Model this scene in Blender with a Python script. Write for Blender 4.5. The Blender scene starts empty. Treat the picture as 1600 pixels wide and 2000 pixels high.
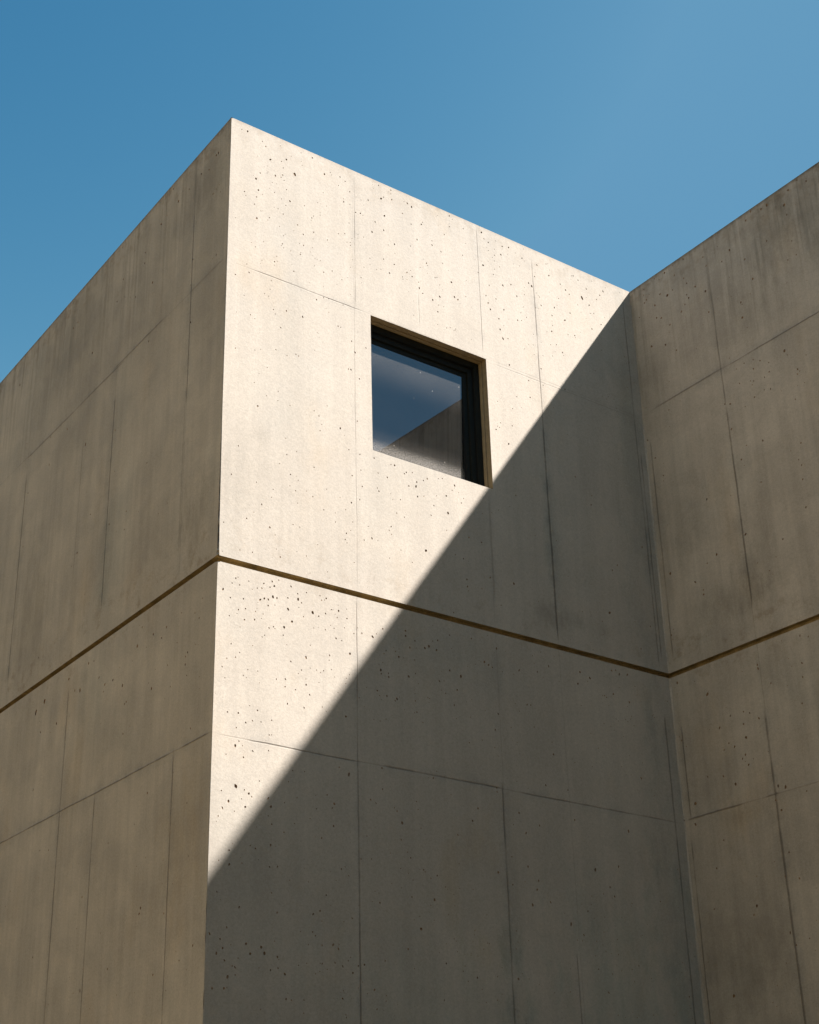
import bpy, bmesh, math, random
from mathutils import Vector, Matrix, noise
from mathutils.geometry import delaunay_2d_cdt

scene = bpy.context.scene

# ------------------------------------------------------------------ camera
# World frame: the block's sunlit corner top is the origin, x runs along the
# sunlit face, y into the building, z up.  Ground lies 9.15 m below.
GROUND = -9.15
W = 4.0536          # width of the sunlit face up to the inner corner
def cam_axes(yaw, pitch, roll):
    f = Vector((math.sin(yaw)*math.cos(pitch), math.cos(yaw)*math.cos(pitch), math.sin(pitch)))
    r = Vector((math.cos(yaw), -math.sin(yaw), 0)); u = r.cross(f)
    c, s = math.cos(roll), math.sin(roll)
    return c*r + s*u, -s*r + c*u, f
cd = bpy.data.cameras.new('camera'); cam = bpy.data.objects.new('camera', cd)
scene.collection.objects.link(cam); scene.camera = cam
r_, u_, f_ = cam_axes(0.5914817, 0.4231116, -0.0050779)
M = Matrix((r_, u_, -f_)).transposed().to_4x4()
M.translation = Vector((-4.14476, -7.54432, -7.55528))
cam.matrix_world = M
cd.sensor_fit = 'VERTICAL'; cd.sensor_height = 36; cd.lens = 2868.89/2000*36
cd.shift_x = 142.061/2000; cd.shift_y = 112.515/2000
cd.clip_start = 0.05; cd.clip_end = 6000

# ------------------------------------------------------------------ light
SUN = Vector((1.10, -1.0, 1.53)).normalized()      # towards the sun
w = bpy.data.worlds.new('World'); scene.world = w; w.use_nodes = True
nt = w.node_tree; nt.nodes.clear()
sky = nt.nodes.new('ShaderNodeTexSky'); sky.sky_type = 'NISHITA'; sky.sun_disc = False
sky.sun_elevation = math.asin(SUN.z); sky.sun_rotation = math.atan2(SUN.x, SUN.y)
sky.air_density = 1.0; sky.dust_density = 0.6; sky.ozone_density = 1.0; sky.altitude = 200
# deepen the clear sky as a polarising filter does, and hold the glow round the sun
sp = nt.nodes.new('ShaderNodeSeparateColor'); cb = nt.nodes.new('ShaderNodeCombineColor')
nt.links.new(sky.outputs[0], sp.inputs[0])
for k, (ref, top, ex, outv) in enumerate(((1.061, 1.06, 3.3, 0.54), (1.696, 1.05, 1.75, 1.52), (3.011, 1.05, 1.15, 2.50))):
    prev = sp.outputs[k]
    for op, val in (('DIVIDE', ref), ('MINIMUM', top), ('POWER', ex), ('MULTIPLY', outv)):
        n_ = nt.nodes.new('ShaderNodeMath'); n_.operation = op; nt.links.new(prev, n_.inputs[0]); n_.inputs[1].default_value = val
        prev = n_.outputs[0]
    nt.links.new(prev, cb.inputs[k])
bg = nt.nodes.new('ShaderNodeBackground'); bg.inputs[1].default_value = 0.0795
wo = nt.nodes.new('ShaderNodeOutputWorld')
nt.links.new(cb.outputs[0], bg.inputs[0])
nt.links.new(bg.outputs[0], wo.inputs[0])
sd = bpy.data.lights.new('sun', 'SUN'); so = bpy.data.objects.new('sun', sd)
scene.collection.objects.link(so)
sd.energy = 5.0; sd.angle = math.radians(0.8); sd.color = (1.0, 0.950, 0.925)
so.rotation_euler = SUN.to_track_quat('Z', 'Y').to_euler(); so.location = SUN*60

scene.view_settings.view_transform = 'Standard'; scene.view_settings.look = 'None'
scene.view_settings.gamma = 1; scene.view_settings.exposure = 1.31

# ------------------------------------------------------------------ helpers
def tag(o, label=None, cat=None, group=None, kind=None):
    if label: o['label'] = label
    if cat: o['category'] = cat
    if group: o['group'] = group
    if kind: o['kind'] = kind
def obj(name, bm, mats, parent=None, smooth=False):
    me = bpy.data.meshes.new(name); bm.to_mesh(me); bm.free()
    for m in (mats if isinstance(mats, (list, tuple)) else [mats]): me.materials.append(m)
    if smooth:
        for p in me.polygons: p.use_smooth = True
    o = bpy.data.objects.new(name, me); scene.collection.objects.link(o)
    if parent:
        o.parent = parent
        inv = Matrix.Translation(-BASE) if parent.type == 'EMPTY' else Matrix()
        o.matrix_parent_inverse = inv
    return o
BASE = Vector((0, 0, GROUND))

class NT:
    """little node-graph writer"""
    def __init__(self, name):
        self.m = bpy.data.materials.new(name); self.m.use_nodes = True
        self.t = self.m.node_tree; self.n = self.t.nodes; self.n.clear()
    def put(self, sock, v):
        if hasattr(v, 'is_output') or isinstance(v, bpy.types.NodeSocket): self.t.links.new(v, sock)
        elif isinstance(v, (tuple, list)) and len(v) == 3 and sock.type == 'RGBA': sock.default_value = (*v, 1)
        else: sock.default_value = v
    def math(self, op, a, b=0.0, c=None, clamp=False):
        x = self.n.new('ShaderNodeMath'); x.operation = op; x.use_clamp = clamp
        self.put(x.inputs[0], a); self.put(x.inputs[1], b)
        if c is not None: self.put(x.inputs[2], c)
        return x.outputs[0]
    def ramp(self, v, a, b, lo=0.0, hi=1.0, smooth=True):
        x = self.n.new('ShaderNodeMapRange'); x.interpolation_type = 'SMOOTHSTEP' if smooth else 'LINEAR'
        self.put(x.inputs[0], v)
        for i, k in enumerate((a, b, lo, hi)): self.put(x.inputs[1+i], k)
        return x.outputs[0]
    def mix(self, f, a, b, mode='MIX'):
        x = self.n.new('ShaderNodeMix'); x.data_type = 'RGBA'; x.blend_type = mode
        self.put(x.inputs[0], f); self.put(x.inputs[6], a); self.put(x.inputs[7], b); return x.outputs[2]
    def noise(self, vec, scale, detail=4, rough=0.55, dist=0.0):
        x = self.n.new('ShaderNodeTexNoise'); self.put(x.inputs['Vector'], vec)
        x.inputs['Scale'].default_value = scale; x.inputs['Detail'].default_value = detail
        x.inputs['Roughness'].default_value = rough; x.inputs['Distortion'].default_value = dist
        return x.outputs[0]
    def mapping(self, vec, scale=(1, 1, 1), loc=(0, 0, 0)):
        x = self.n.new('ShaderNodeMapping'); self.put(x.inputs[0], vec)
        x.inputs['Scale'].default_value = scale; x.inputs['Location'].default_value = loc; return x.outputs[0]
    def bsdf(self, color, rough=0.85, normal=None, spec=0.25, metal=0.0):
        b = self.n.new('ShaderNodeBsdfPrincipled'); self.put(b.inputs['Base Color'], color)
        self.put(b.inputs['Roughness'], rough); b.inputs['Specular IOR Level'].default_value = spec
        b.inputs['Metallic'].default_value = metal
        if normal is not None: self.put(b.inputs['Normal'], normal)
        return b.outputs[0]
    def bump(self, h, strength, dist):
        x = self.n.new('ShaderNodeBump'); self.put(x.inputs['Height'], h)
        x.inputs['Strength'].default_value = strength; x.inputs['Distance'].default_value = dist
        return x.outputs[0]
    def out(self, s):
        o = self.n.new('ShaderNodeOutputMaterial'); self.t.links.new(s, o.inputs[0]); return self.m

C0 = (0.475, 0.423, 0.350)
# seams left by the formwork panels: ('v'|'h', position, from, to, width, strength)
def concrete(name, seams, stains_and_tints=(), seed=0.0, streak=0.5, bluish=0.5, dirt=0.6, base=C0, even=1.0):
    g = NT(name)
    uvn = g.n.new('ShaderNodeUVMap'); uv = uvn.outputs[0]
    sep = g.n.new('ShaderNodeSeparateXYZ'); g.put(sep.inputs[0], uv); u, v = sep.outputs[0], sep.outputs[1]
    p = g.mapping(uv, (1, 1, 1), (seed*7.3, seed*3.1, seed*11.7))
    wob = g.math('MULTIPLY', g.math('SUBTRACT', g.noise(p, 2.2, 8, 0.7), 0.5), 0.018)
    uw = g.math('ADD', u, wob); vw = g.math('ADD', v, wob)
    along = g.ramp(g.noise(g.mapping(p, (2.1, 2.1, 1), (9, 4, 0)), 1.0, 6, 0.65), 0.32, 0.58, 0.35, 1.0)
    tot = 0.0; halo = 0.0
    for kind, pos, a, b, wd, st in seams:
        c, q = (uw, v) if kind == 'v' else (vw, u)
        a, b = min(a, b), max(a, b)
        d = g.math('ABSOLUTE', g.math('SUBTRACT', c, pos))
        fade = min(0.12, (b-a)*0.3)
        ends = g.math('MULTIPLY', g.ramp(q, a, a+fade), g.ramp(q, b-fade, b, 1.0, 0.0))
        line = g.math('MULTIPLY', g.math('MULTIPLY', g.ramp(d, 0.0, wd, 1.0, 0.0), ends), st)
        tot = g.math('ADD', line, tot)
        hl = g.math('MULTIPLY', g.math('MULTIPLY', g.ramp(d, 0.0, wd*7+0.02, 1.0, 0.0), ends), st*0.5)
        halo = g.math('ADD', hl, halo)
    tot = g.math('MULTIPLY', tot, along, clamp=True)
    halo = g.math('MULTIPLY', halo, g.math('MULTIPLY', along, g.ramp(g.noise(p, 5.0, 6, 0.65), 0.38, 0.66)), clamp=True)
    # tonal structure
    big = g.noise(p, 0.55, 7, 0.58)
    mid = g.noise(p, 2.6, 8, 0.62, 0.4)
    fine = g.noise(p, 55, 4, 0.7)
    grit = g.noise(p, 88, 3, 0.75)
    st1 = g.noise(g.mapping(p, (7.5, 0.42, 1)), 1.0, 6, 0.6)
    st2 = g.noise(g.mapping(p, (21, 0.9, 1), (3, 8, 2)), 1.0, 4, 0.6)
    lum = g.math('MULTIPLY', g.ramp(big, 0.3, 0.7, 1-0.10*even, 1+0.07*even), g.ramp(mid, 0.3, 0.7, 1-0.08*even, 1+0.06*even))
    lum = g.math('MULTIPLY', lum, g.ramp(st1, 0.3, 0.7, 0.96-0.05*streak, 1.03+0.02*streak))
    lum = g.math('MULTIPLY', lum, g.ramp(st2, 0.3, 0.7, 0.985-0.05*streak, 1.01+0.03*streak))
    lum = g.math('MULTIPLY', lum, g.ramp(fine, 0.25, 0.75, 0.92, 1.08, False))
    lum = g.math('MULTIPLY', lum, g.ramp(grit, 0.3, 0.7, 0.90, 1.10, False))
    col = g.mix(1.0, base, lum, 'MULTIPLY')
    # warm (oil, rust) and cool (damp) blotches
    warm = g.ramp(g.noise(g.mapping(p, (1.6, 0.8, 1), (20, 3, 5)), 1.0, 6, 0.6), 0.54, 0.74)
    col = g.mix(g.math('MULTIPLY', warm, 0.30), col, g.mix(1.0, col, (1.0, 0.86, 0.68), 'MULTIPLY'))
    cool = g.ramp(g.noise(g.mapping(p, (1.1, 0.6, 1), (1, 31, 7)), 1.0, 7, 0.6), 0.5, 0.72)
    col = g.mix(g.math('MULTIPLY', cool, bluish), col, g.mix(1.0, col, (0.78, 0.86, 0.90), 'MULTIPLY'))
    # run-off streaks below the top edge
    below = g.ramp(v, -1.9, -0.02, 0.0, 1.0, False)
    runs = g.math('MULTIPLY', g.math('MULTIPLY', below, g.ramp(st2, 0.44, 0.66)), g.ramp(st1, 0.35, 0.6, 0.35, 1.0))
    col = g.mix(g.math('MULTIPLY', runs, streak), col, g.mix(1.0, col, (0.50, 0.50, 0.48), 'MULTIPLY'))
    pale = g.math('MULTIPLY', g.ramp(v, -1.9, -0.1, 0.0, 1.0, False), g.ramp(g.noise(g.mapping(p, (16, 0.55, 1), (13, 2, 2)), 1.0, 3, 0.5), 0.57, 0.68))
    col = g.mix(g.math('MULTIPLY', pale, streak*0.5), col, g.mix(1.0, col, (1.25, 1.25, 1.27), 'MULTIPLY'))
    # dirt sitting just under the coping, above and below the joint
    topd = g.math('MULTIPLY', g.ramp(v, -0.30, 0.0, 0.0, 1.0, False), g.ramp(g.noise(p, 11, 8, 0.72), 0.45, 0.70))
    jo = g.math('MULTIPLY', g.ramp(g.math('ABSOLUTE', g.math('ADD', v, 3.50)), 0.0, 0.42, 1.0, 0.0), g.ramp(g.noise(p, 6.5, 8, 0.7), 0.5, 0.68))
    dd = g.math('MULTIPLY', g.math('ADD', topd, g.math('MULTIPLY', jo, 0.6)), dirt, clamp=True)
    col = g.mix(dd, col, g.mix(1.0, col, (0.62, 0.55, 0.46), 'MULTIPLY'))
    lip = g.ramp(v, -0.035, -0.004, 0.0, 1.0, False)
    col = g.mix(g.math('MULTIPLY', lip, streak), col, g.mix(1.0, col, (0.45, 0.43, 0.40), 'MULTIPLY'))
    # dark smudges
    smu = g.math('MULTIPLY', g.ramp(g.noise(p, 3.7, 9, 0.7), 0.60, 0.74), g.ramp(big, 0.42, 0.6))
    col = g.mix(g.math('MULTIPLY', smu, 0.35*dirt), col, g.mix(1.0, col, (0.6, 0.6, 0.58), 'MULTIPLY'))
    for (su, sv, ru, rv, k, tintc) in stains_and_tints:
        du = g.math('DIVIDE', g.math('SUBTRACT', u, su), ru); dv = g.math('DIVIDE', g.math('SUBTRACT', v, sv), rv)
        dist = g.math('SQRT', g.math('ADD', g.math('MULTIPLY', du, du), g.math('MULTIPLY', dv, dv)))
        dist = g.math('ADD', dist, g.math('MULTIPLY', g.math('SUBTRACT', g.noise(g.mapping(p, (6.5, 2.6, 1)), 1.0, 9, 0.72), 0.5), 4.2))
        mk = g.math('MULTIPLY', g.ramp(dist, -0.3, 1.35, 1.0, 0.0), k*0.8)
        col = g.mix(mk, col, g.mix(1.0, col, tintc, 'MULTIPLY'))
    # seams
    col = g.mix(g.math('MULTIPLY', halo, 0.75), col, g.mix(1.0, col, (0.66, 0.70, 0.74), 'MULTIPLY'))
    col = g.mix(g.math('MULTIPLY', tot, 0.8), col, g.mix(1.0, col, (0.40, 0.38, 0.37), 'MULTIPLY'))
    # pin-holes too small to model
    vo = g.n.new('ShaderNodeTexVoronoi'); vo.voronoi_dimensions = '2D'; g.put(vo.inputs['Vector'], p)
    vo.inputs['Scale'].default_value = 38; vo.inputs['Randomness'].default_value = 1.0
    csep = g.n.new('ShaderNodeSeparateColor'); g.put(csep.inputs[0], vo.outputs['Color'])
    rad = g.math('MULTIPLY', g.ramp(csep.outputs[0], 0.72, 1.0, 0.0, 1.0, False), 0.115)
    dens = g.ramp(g.noise(p, 1.7, 6, 0.6), 0.42, 0.66)
    rad = g.math('MULTIPLY', rad, dens)
    hole = g.math('MULTIPLY', g.ramp(g.math('SUBTRACT', vo.outputs['Distance'], rad), -0.03, 0.015, 1.0, 0.0), g.ramp(rad, 0.01, 0.05))
    col = g.mix(g.math('MULTIPLY', hole, 0.55), col, (0.17, 0.125, 0.08))
    h = g.math('ADD', g.math('MULTIPLY', fine, 0.35), g.math('MULTIPLY', mid, 1.2))
    h = g.math('ADD', h, g.math('MULTIPLY', grit, 0.14))
    h = g.math('SUBTRACT', h, g.math('MULTIPLY', tot, 0.9))
    h = g.math('SUBTRACT', h, g.math('MULTIPLY', hole, 1.0))
    return g.out(g.bsdf(col, g.ramp(mid, 0.3, 0.7, 0.78, 0.92), g.bump(h, 0.6, 0.005)))

B = (0.66, 0.74, 0.76); D_ = (0.60, 0.60, 0.58); O_ = (1.0, 0.90, 0.74); T_ = (0.62, 0.78, 0.80)
M_FRONT = concrete('concrete_front', [
    ('h', -1.285, 0.0, W, 0.006, 0.25), ('h', -4.783, 0.0, W, 0.007, 0.35), ('v', 2.30, -9.1, -2.5, 0.006, 0.25), ('v', 2.905, -9.1, -0.05, 0.006, 0.25), ('v', 1.085, -9.1, -0.05, 0.006, 0.22),
    ('h', -1.285, 0.16, 1.20, 0.007, 0.85), ('h', -1.31, 2.38, 3.98, 0.006, 0.45),
    ('v', 1.10, -1.30, -0.02, 0.007, 0.75), ('v', 1.09, -3.58, -1.0, 0.006, 0.40),
    ('v', 1.08, -6.9, -3.6, 0.007, 0.75), ('v', 1.085, -7.8, -5.1, 0.008, 0.6),
    ('v', 2.32, -1.28, 0.0, 0.007, 0.80), ('v', 2.31, -3.4, -2.5, 0.012, 0.45),
    ('v', 2.29, -6.9, -4.70, 0.010, 1.1), ('v', 2.91, -3.58, -0.1, 0.009, 1.0), ('v', 2.905, -3.5, -1.7, 0.012, 1.0),
    ('v', 1.70, -1.25, -0.9, 0.006, 0.5),
    ('h', -4.785, 0.22, 1.12, 0.008, 0.95), ('h', -4.78, 1.25, 2.32, 0.010, 1.0), ('h', -4.785, 2.42, 3.98, 0.010, 0.9),
    ('v', 2.875, -6.9, -5.8, 0.010, 0.9), ('v', 3.955, -3.58, -0.1, 0.010, 0.9), ('v', 3.99, -3.5, -1.6, 0.010, 1.0),
    ('v', 3.955, -7.0, -3.9, 0.012, 0.9)],
    stains_and_tints=[(3.9, -2.0, 0.22, 2.2, 0.6, B), (3.95, -6.0, 0.35, 2.4, 0.6, B), (3.4, -6.2, 0.9, 0.9, 0.5, T_),  # bluish tint bands along the inner corner, teal tint low on the face
            (2.3, -6.2, 0.12, 0.9, 0.7, B), (2.95, -3.35, 0.35, 0.12, 0.7, D_), (2.9, -2.6, 0.08, 0.7, 0.6, B),
            (0.15, -3.0, 0.30, 0.35, 0.28, D_), (0.30, -2.6, 0.10, 0.12, 0.3, D_), (1.8, -5.5, 0.10, 0.45, 0.5, O_),
            (2.08, -5.2, 0.16, 0.25, 0.45, O_), (2.1, -5.9, 0.15, 0.18, 0.5, O_), (1.95, -3.9, 0.7, 0.2, 0.3, B),
            (1.7, -6.6, 1.4, 0.8, 0.3, T_)],  # broad teal tint across the lower face
    seed=1.0, streak=0.16, bluish=0.18, dirt=0.45, even=0.6)
M_SIDE = concrete('concrete_side', [
    ('h', -1.25, 0.0, 9.9, 0.008, 0.4), ('h', -4.77, 0.0, 9.9, 0.008, 0.5), ('v', 1.76, -3.58, -0.05, 0.008, 0.35), ('v', 0.53, -3.58, -0.05, 0.008, 0.4), ('v', 3.545, -3.58, -0.05, 0.008, 0.4),
    ('v', 1.76, -3.35, -1.5, 0.012, 1.3), ('v', 0.53, -2.25, -0.5, 0.010, 1.1), ('v', 0.55, -3.4, -2.0, 0.008, 0.6),
    ('v', 3.545, -3.4, -1.4, 0.014, 1.1), ('v', 2.33, -2.9, -1.6, 0.010, 0.5), ('h', -1.24, 0.02, 0.6, 0.008, 0.5), ('h', -1.24, 0.9, 1.85, 0.010, 1.1),
    ('h', -1.26, 1.6, 3.6, 0.010, 0.9), ('v', 2.25, -6.9, -3.8, 0.012, 1.2), ('v', 1.66, -6.9, -4.75, 0.012, 1.2),
    ('v', 0.50, -6.9, -4.72, 0.010, 1.2), ('h', -4.77, 0.5, 4.4, 0.009, 1.0), ('h', -4.77, 0.0, 0.44, 0.009, 0.9)],
    stains_and_tints=[(0.25, -3.2, 0.25, 0.3, 0.7, D_), (0.45, -3.0, 0.10, 0.18, 0.6, D_), (3.2, -2.9, 0.5, 0.45, 0.6, D_),
            (1.75, -2.9, 0.10, 0.6, 0.5, B), (0.3, -0.4, 0.5, 0.25, 0.7, D_), (0.35, -5.3, 0.35, 0.5, 0.5, O_),
            (2.0, -4.4, 0.25, 0.5, 0.4, O_), (2.7, -0.5, 0.9, 0.5, 0.5, D_)],
    seed=2.0, streak=0.70, bluish=0.40, dirt=1.0, even=1.3)
M_WING = concrete('concrete_wing', [
    ('v', -0.885, -9.1, -0.05, 0.008, 0.4), ('h', -1.262, -11.9, 0.0, 0.008, 0.4), ('h', -4.757, -11.9, 0.0, 0.008, 0.45), ('v', -2.1, -9.1, -0.05, 0.010, 0.7),
    ('v', -0.885, -1.62, -0.5, 0.012, 0.5), ('v', -0.89, -3.35, -1.60, 0.012, 1.3), ('h', -1.265, -2.6, -0.95, 0.009, 1.1),
    ('h', -1.255, -0.95, -0.1, 0.010, 1.0), ('v', -0.875, -7.0, -4.1, 0.013, 1.3), ('v', -0.07, -4.8, -4.0, 0.010, 1.1),
    ('v', -0.05, -7.0, -4.9, 0.010, 1.1), ('h', -4.76, -0.62, 0.0, 0.010, 1.1), ('h', -4.755, -0.92, -0.78, 0.010, 1.0),
    ('v', -0.06, -3.5, -1.5, 0.012, 0.9)],
    stains_and_tints=[(-1.55, -0.35, 0.22, 0.55, 0.8, D_), (-1.9, -0.4, 0.18, 0.5, 0.8, D_), (-0.75, -3.2, 0.45, 0.16, 0.8, D_),
            (-0.95, -2.95, 0.18, 0.25, 0.6, D_), (-0.35, -2.6, 0.2, 0.2, 0.5, D_), (-0.4, -5.9, 0.4, 0.3, 0.6, D_),
            (-0.5, -4.8, 0.2, 0.2, 0.6, O_), (-0.4, -4.2, 0.25, 0.3, 0.4, O_), (-1.2, -0.9, 0.35, 0.3, 0.5, D_)],
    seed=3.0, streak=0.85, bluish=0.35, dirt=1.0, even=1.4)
def plain(name, color, rough=0.85, var=0.1, scale=8, bumpd=0.002, spec=0.25, metal=0.0):
    g = NT(name); tc = g.n.new('ShaderNodeTexCoord').outputs['Object']
    n = g.noise(tc, scale, 7, 0.65); f = g.noise(tc, scale*14, 3, 0.6)
    l = g.math('MULTIPLY', g.ramp(n, 0.3, 0.7, 1-var, 1+var), g.ramp(f, 0.3, 0.7, 1-var*0.5, 1+var*0.5))
    return g.out(g.bsdf(g.mix(1.0, color, l, 'MULTIPLY'), rough, g.bump(g.math('ADD', n, f), 0.4, bumpd), spec, metal))
M_PIT = plain('pore_dirt', (0.25, 0.17, 0.105), 0.95, 0.2, 30)
M_JOINT = plain('joint_dirt', (0.33, 0.255, 0.14), 0.95, 0.30, 9)
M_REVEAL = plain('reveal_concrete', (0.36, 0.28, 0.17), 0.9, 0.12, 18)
M_ROOF = plain('roof_concrete', (0.36, 0.33, 0.29), 0.9, 0.15, 1.5)
M_FRAME = plain('bronze_metal', (0.014, 0.016, 0.013), 0.55, 0.15, 30, 0.0005, 0.22)
M_SEAL = plain('rubber_seal', (0.008, 0.008, 0.009), 0.7, 0.1, 30, 0.0005)
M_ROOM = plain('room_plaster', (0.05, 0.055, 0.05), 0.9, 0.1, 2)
def ground_mat():
    g = NT('ground_paving'); tc = g.n.new('ShaderNodeTexCoord').outputs['Object']
    a = g.noise(tc, 0.25, 8, 0.6); b = g.noise(tc, 6, 6, 0.7); c = g.noise(tc, 60, 3, 0.6)
    l = g.math('MULTIPLY', g.ramp(a, 0.3, 0.7, 0.85, 1.12), g.math('MULTIPLY', g.ramp(b, 0.3, 0.7, 0.88, 1.1), g.ramp(c, 0.3, 0.7, 0.85, 1.12)))
    return g.out(g.bsdf(g.mix(1.0, GROUND_COL, l, 'MULTIPLY'), 0.92, g.bump(g.math('ADD', b, c), 0.5, 0.01)))
GROUND_COL = (0.135, 0.092, 0.036)
M_GROUND = ground_mat()
def glass_mat():
    g = NT('window_glass')
    uv = g.n.new('ShaderNodeUVMap').outputs[0]          # metres across / up the pane
    sep = g.n.new('ShaderNodeSeparateXYZ'); g.put(sep.inputs[0], uv); u, v = sep.outputs[0], sep.outputs[1]
    fr = g.n.new('ShaderNodeFresnel'); fr.inputs[0].default_value = 1.52
    fac = g.ramp(fr.outputs[0], 0.0, 1.0, 0.150, 1.0, False)
    gl = g.n.new('ShaderNodeBsdfGlossy'); gl.inputs['Roughness'].default_value = 0.0; g.put(gl.inputs['Color'], (0.80, 0.88, 0.97))
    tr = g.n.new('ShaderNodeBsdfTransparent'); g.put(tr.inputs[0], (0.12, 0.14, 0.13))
    m1 = g.n.new('ShaderNodeMixShader'); g.put(m1.inputs[0], fac); g.put(m1.inputs[1], tr.outputs[0]); g.put(m1.inputs[2], gl.outputs[0])
    n1 = g.noise(uv, 3.0, 8, 0.65); n2 = g.noise(uv, 95, 3, 0.75)
    # wind-blown dust: thin all over, thick along the bottom bead, some under the head
    bot = g.math('ADD', g.ramp(v, 0.03, 0.24, 0.055, 0.0), g.ramp(v, 0.03, 0.13, 0.20, 0.0))
    top = g.ramp(v, 0.52, 0.90, 0.0, 0.075)
    dust = g.math('ADD', g.math('ADD', bot, top), 0.011)
    dust = g.math('MULTIPLY', dust, g.math('MULTIPLY', g.ramp(n1, 0.3, 0.7, 0.85, 1.15), g.ramp(n2, 0.25, 0.75, 0.2, 1.9, False)))
    # dried drops
    vo = g.n.new('ShaderNodeTexVoronoi'); vo.voronoi_dimensions = '2D'; g.put(vo.inputs['Vector'], g.mapping(uv, (1, 0.5, 1)))
    vo.inputs['Scale'].default_value = 17
    cs = g.n.new('ShaderNodeSeparateColor'); g.put(cs.inputs[0], vo.outputs['Color'])
    drop = g.math('MULTIPLY', g.ramp(vo.outputs['Distance'], 0.03, 0.07, 1.0, 0.0), g.ramp(cs.outputs[1], 0.86, 0.93))
    dust = g.math('ADD', dust, g.math('MULTIPLY', drop, 0.35), clamp=True)
    df = g.n.new('ShaderNodeBsdfDiffuse'); g.put(df.inputs[0], (0.62, 0.58, 0.52))
    m2 = g.n.new('ShaderNodeMixShader'); g.put(m2.inputs[0], dust); g.put(m2.inputs[1], m1.outputs[0]); g.put(m2.inputs[2], df.outputs[0])
    return g.out(m2.outputs[0])
M_GLASS = glass_mat()

# ------------------------------------------------------------------ geometry
JT, JB, JD = -3.585, -3.626, 0.045      # joint: upper edge, lower edge, depth
BACK, LEN, WID = 10.0, 8.5, 7.0         # block depth, wing length and width
maps = {   # (u, v, depth into the wall) -> world
    'front': lambda u, v, d: Vector((u, d, v)),
    'side':  lambda u, v, d: Vector((d, u, v)),
    'wing':  lambda u, v, d: Vector((W+d, u, v)),
}
def fbm(x, s=0.0): return noise.fractal(Vector((x, s, 0.37)), 0.7, 2.1, 5)
def rag(x, s, amp, chip=0.0, thr=0.45):
    """ragged arris: always >= 0"""
    v = amp*(0.5+0.5*fbm(x*9, s)) + amp*0.5*abs(fbm(x*45, s+5))
    c = noise.noise(Vector((x*14, s+9, 1.3)))
    if c > thr: v += chip*(c-thr)/(1-thr)*(0.6+0.8*abs(noise.noise(Vector((x*90, s, 4)))))
    return max(0.0003, v)
def steps(a, b, h):
    n = max(1, int(abs(b-a)/h)); return [a+(b-a)*i/n for i in range(n+1)]
def corner_rag(z, s):
    """how far the corner's arris is worn back on one face at height z"""
    near = 0.0
    if -0.44 < z < -0.12: near = 0.022*math.sin((z+0.44)/0.32*math.pi)
    if -3.58 < z < -2.5: near = 0.022*min(1, (z+3.58)/0.02)*min(1, (-2.5-z)/0.6)
    saw = 0.15 + 1.7*abs(noise.noise(Vector((z*19, s*0.13+2.2, 2.35))))
    c = noise.noise(Vector((z*6.5, s*0.2+7.7, 5.4)))          # odd knocked-out chips
    chip = 0.030*max(0.0, c-0.28)/0.4*(0.6+abs(noise.noise(Vector((z*40, 1.1, 0.4)))))
    return 0.0022 + near*saw*1.3 + chip*1.3 + 0.003*abs(noise.noise(Vector((z*33, s*0.3+0.5, 9.1))))
def lip_rag(x, s):
    """spalled upper lip of the joint"""
    c = noise.noise(Vector((x*7.5, s+0.45, 3.3))); d = noise.noise(Vector((x*21, s+0.45, 8.3)))
    return 0.002 + 0.010*abs(d) + 0.050*max(0.0, c-0.18) + 0.045*max(0.0, d-0.22)
rnd = random.Random(7)
def pit_ring(u, v, r, rn):
    n = 8 if r < 0.008 else 11
    el = 1.0 + rn.random()*0.5; ang = math.radians(rn.choice((60, 75, 90, 110, 125)) + rn.uniform(-15, 15))
    ca, sa = math.cos(ang), math.sin(ang); ring = []
    for i in range(n):
        t = 2*math.pi*i/n; k = r*(1 + rn.uniform(-0.16, 0.16))
        x, y = k*math.cos(t)*el, k*math.sin(t)/math.sqrt(el)
        ring.append((u+x*ca-y*sa, v+x*sa+y*ca))
    return ring
def face_sheet(bm, uvl, mp, outline, pits, windows, mi, pit_mi, rn):
    """planar wall face with real openings: the pores are bowls sunk in it"""
    verts = [Vector(p) for p in outline]; faces_in = [list(range(len(outline)))]
    rings = []
    for wdw in windows:
        k = len(verts); verts += [Vector(p) for p in wdw]; faces_in.append(list(range(k, k+len(wdw))))
    for (u, v, r) in pits:
        ring = pit_ring(u, v, r, rn); k = len(verts); verts += [Vector(p) for p in ring]
        faces_in.append(list(range(k, k+len(ring)))); rings.append((u, v, r, ring))
    vo, eo, fo, ov, oe, of = delaunay_2d_cdt(verts, [], faces_in, 1, 1e-6, True)
    bv = [bm.verts.new(mp(p.x, p.y, 0.0)) for p in vo]
    for f, src in zip(fo, of):
        if any(s > 0 for s in src): continue
        try: nf = bm.faces.new([bv[i] for i in f])
        except ValueError: continue
        nf.material_index = mi
        for l, i in zip(nf.loops, f): l[uvl].uv = (vo[i].x, vo[i].y)
    for (u, v, r, ring) in rings:
        dep = r*rn.uniform(0.45, 1.1); n = len(ring)
        lv = [[bm.verts.new(mp(x, y, 0)) for x, y in ring]]
        for sc, dz in ((0.86, 0.55), (0.5, 0.92)):
            lv.append([bm.verts.new(mp(u+(x-u)*sc, v+(y-v)*sc, dep*dz)) for x, y in ring])
        c = bm.verts.new(mp(u, v, dep))
        for a in range(2):
            for i in range(n):
                nf = bm.faces.new((lv[a][i], lv[a][(i+1) % n], lv[a+1][(i+1) % n], lv[a+1][i])); nf.material_index = pit_mi
        for i in range(n):
            nf = bm.faces.new((lv[2][i], lv[2][(i+1) % n], c)); nf.material_index = pit_mi
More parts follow.
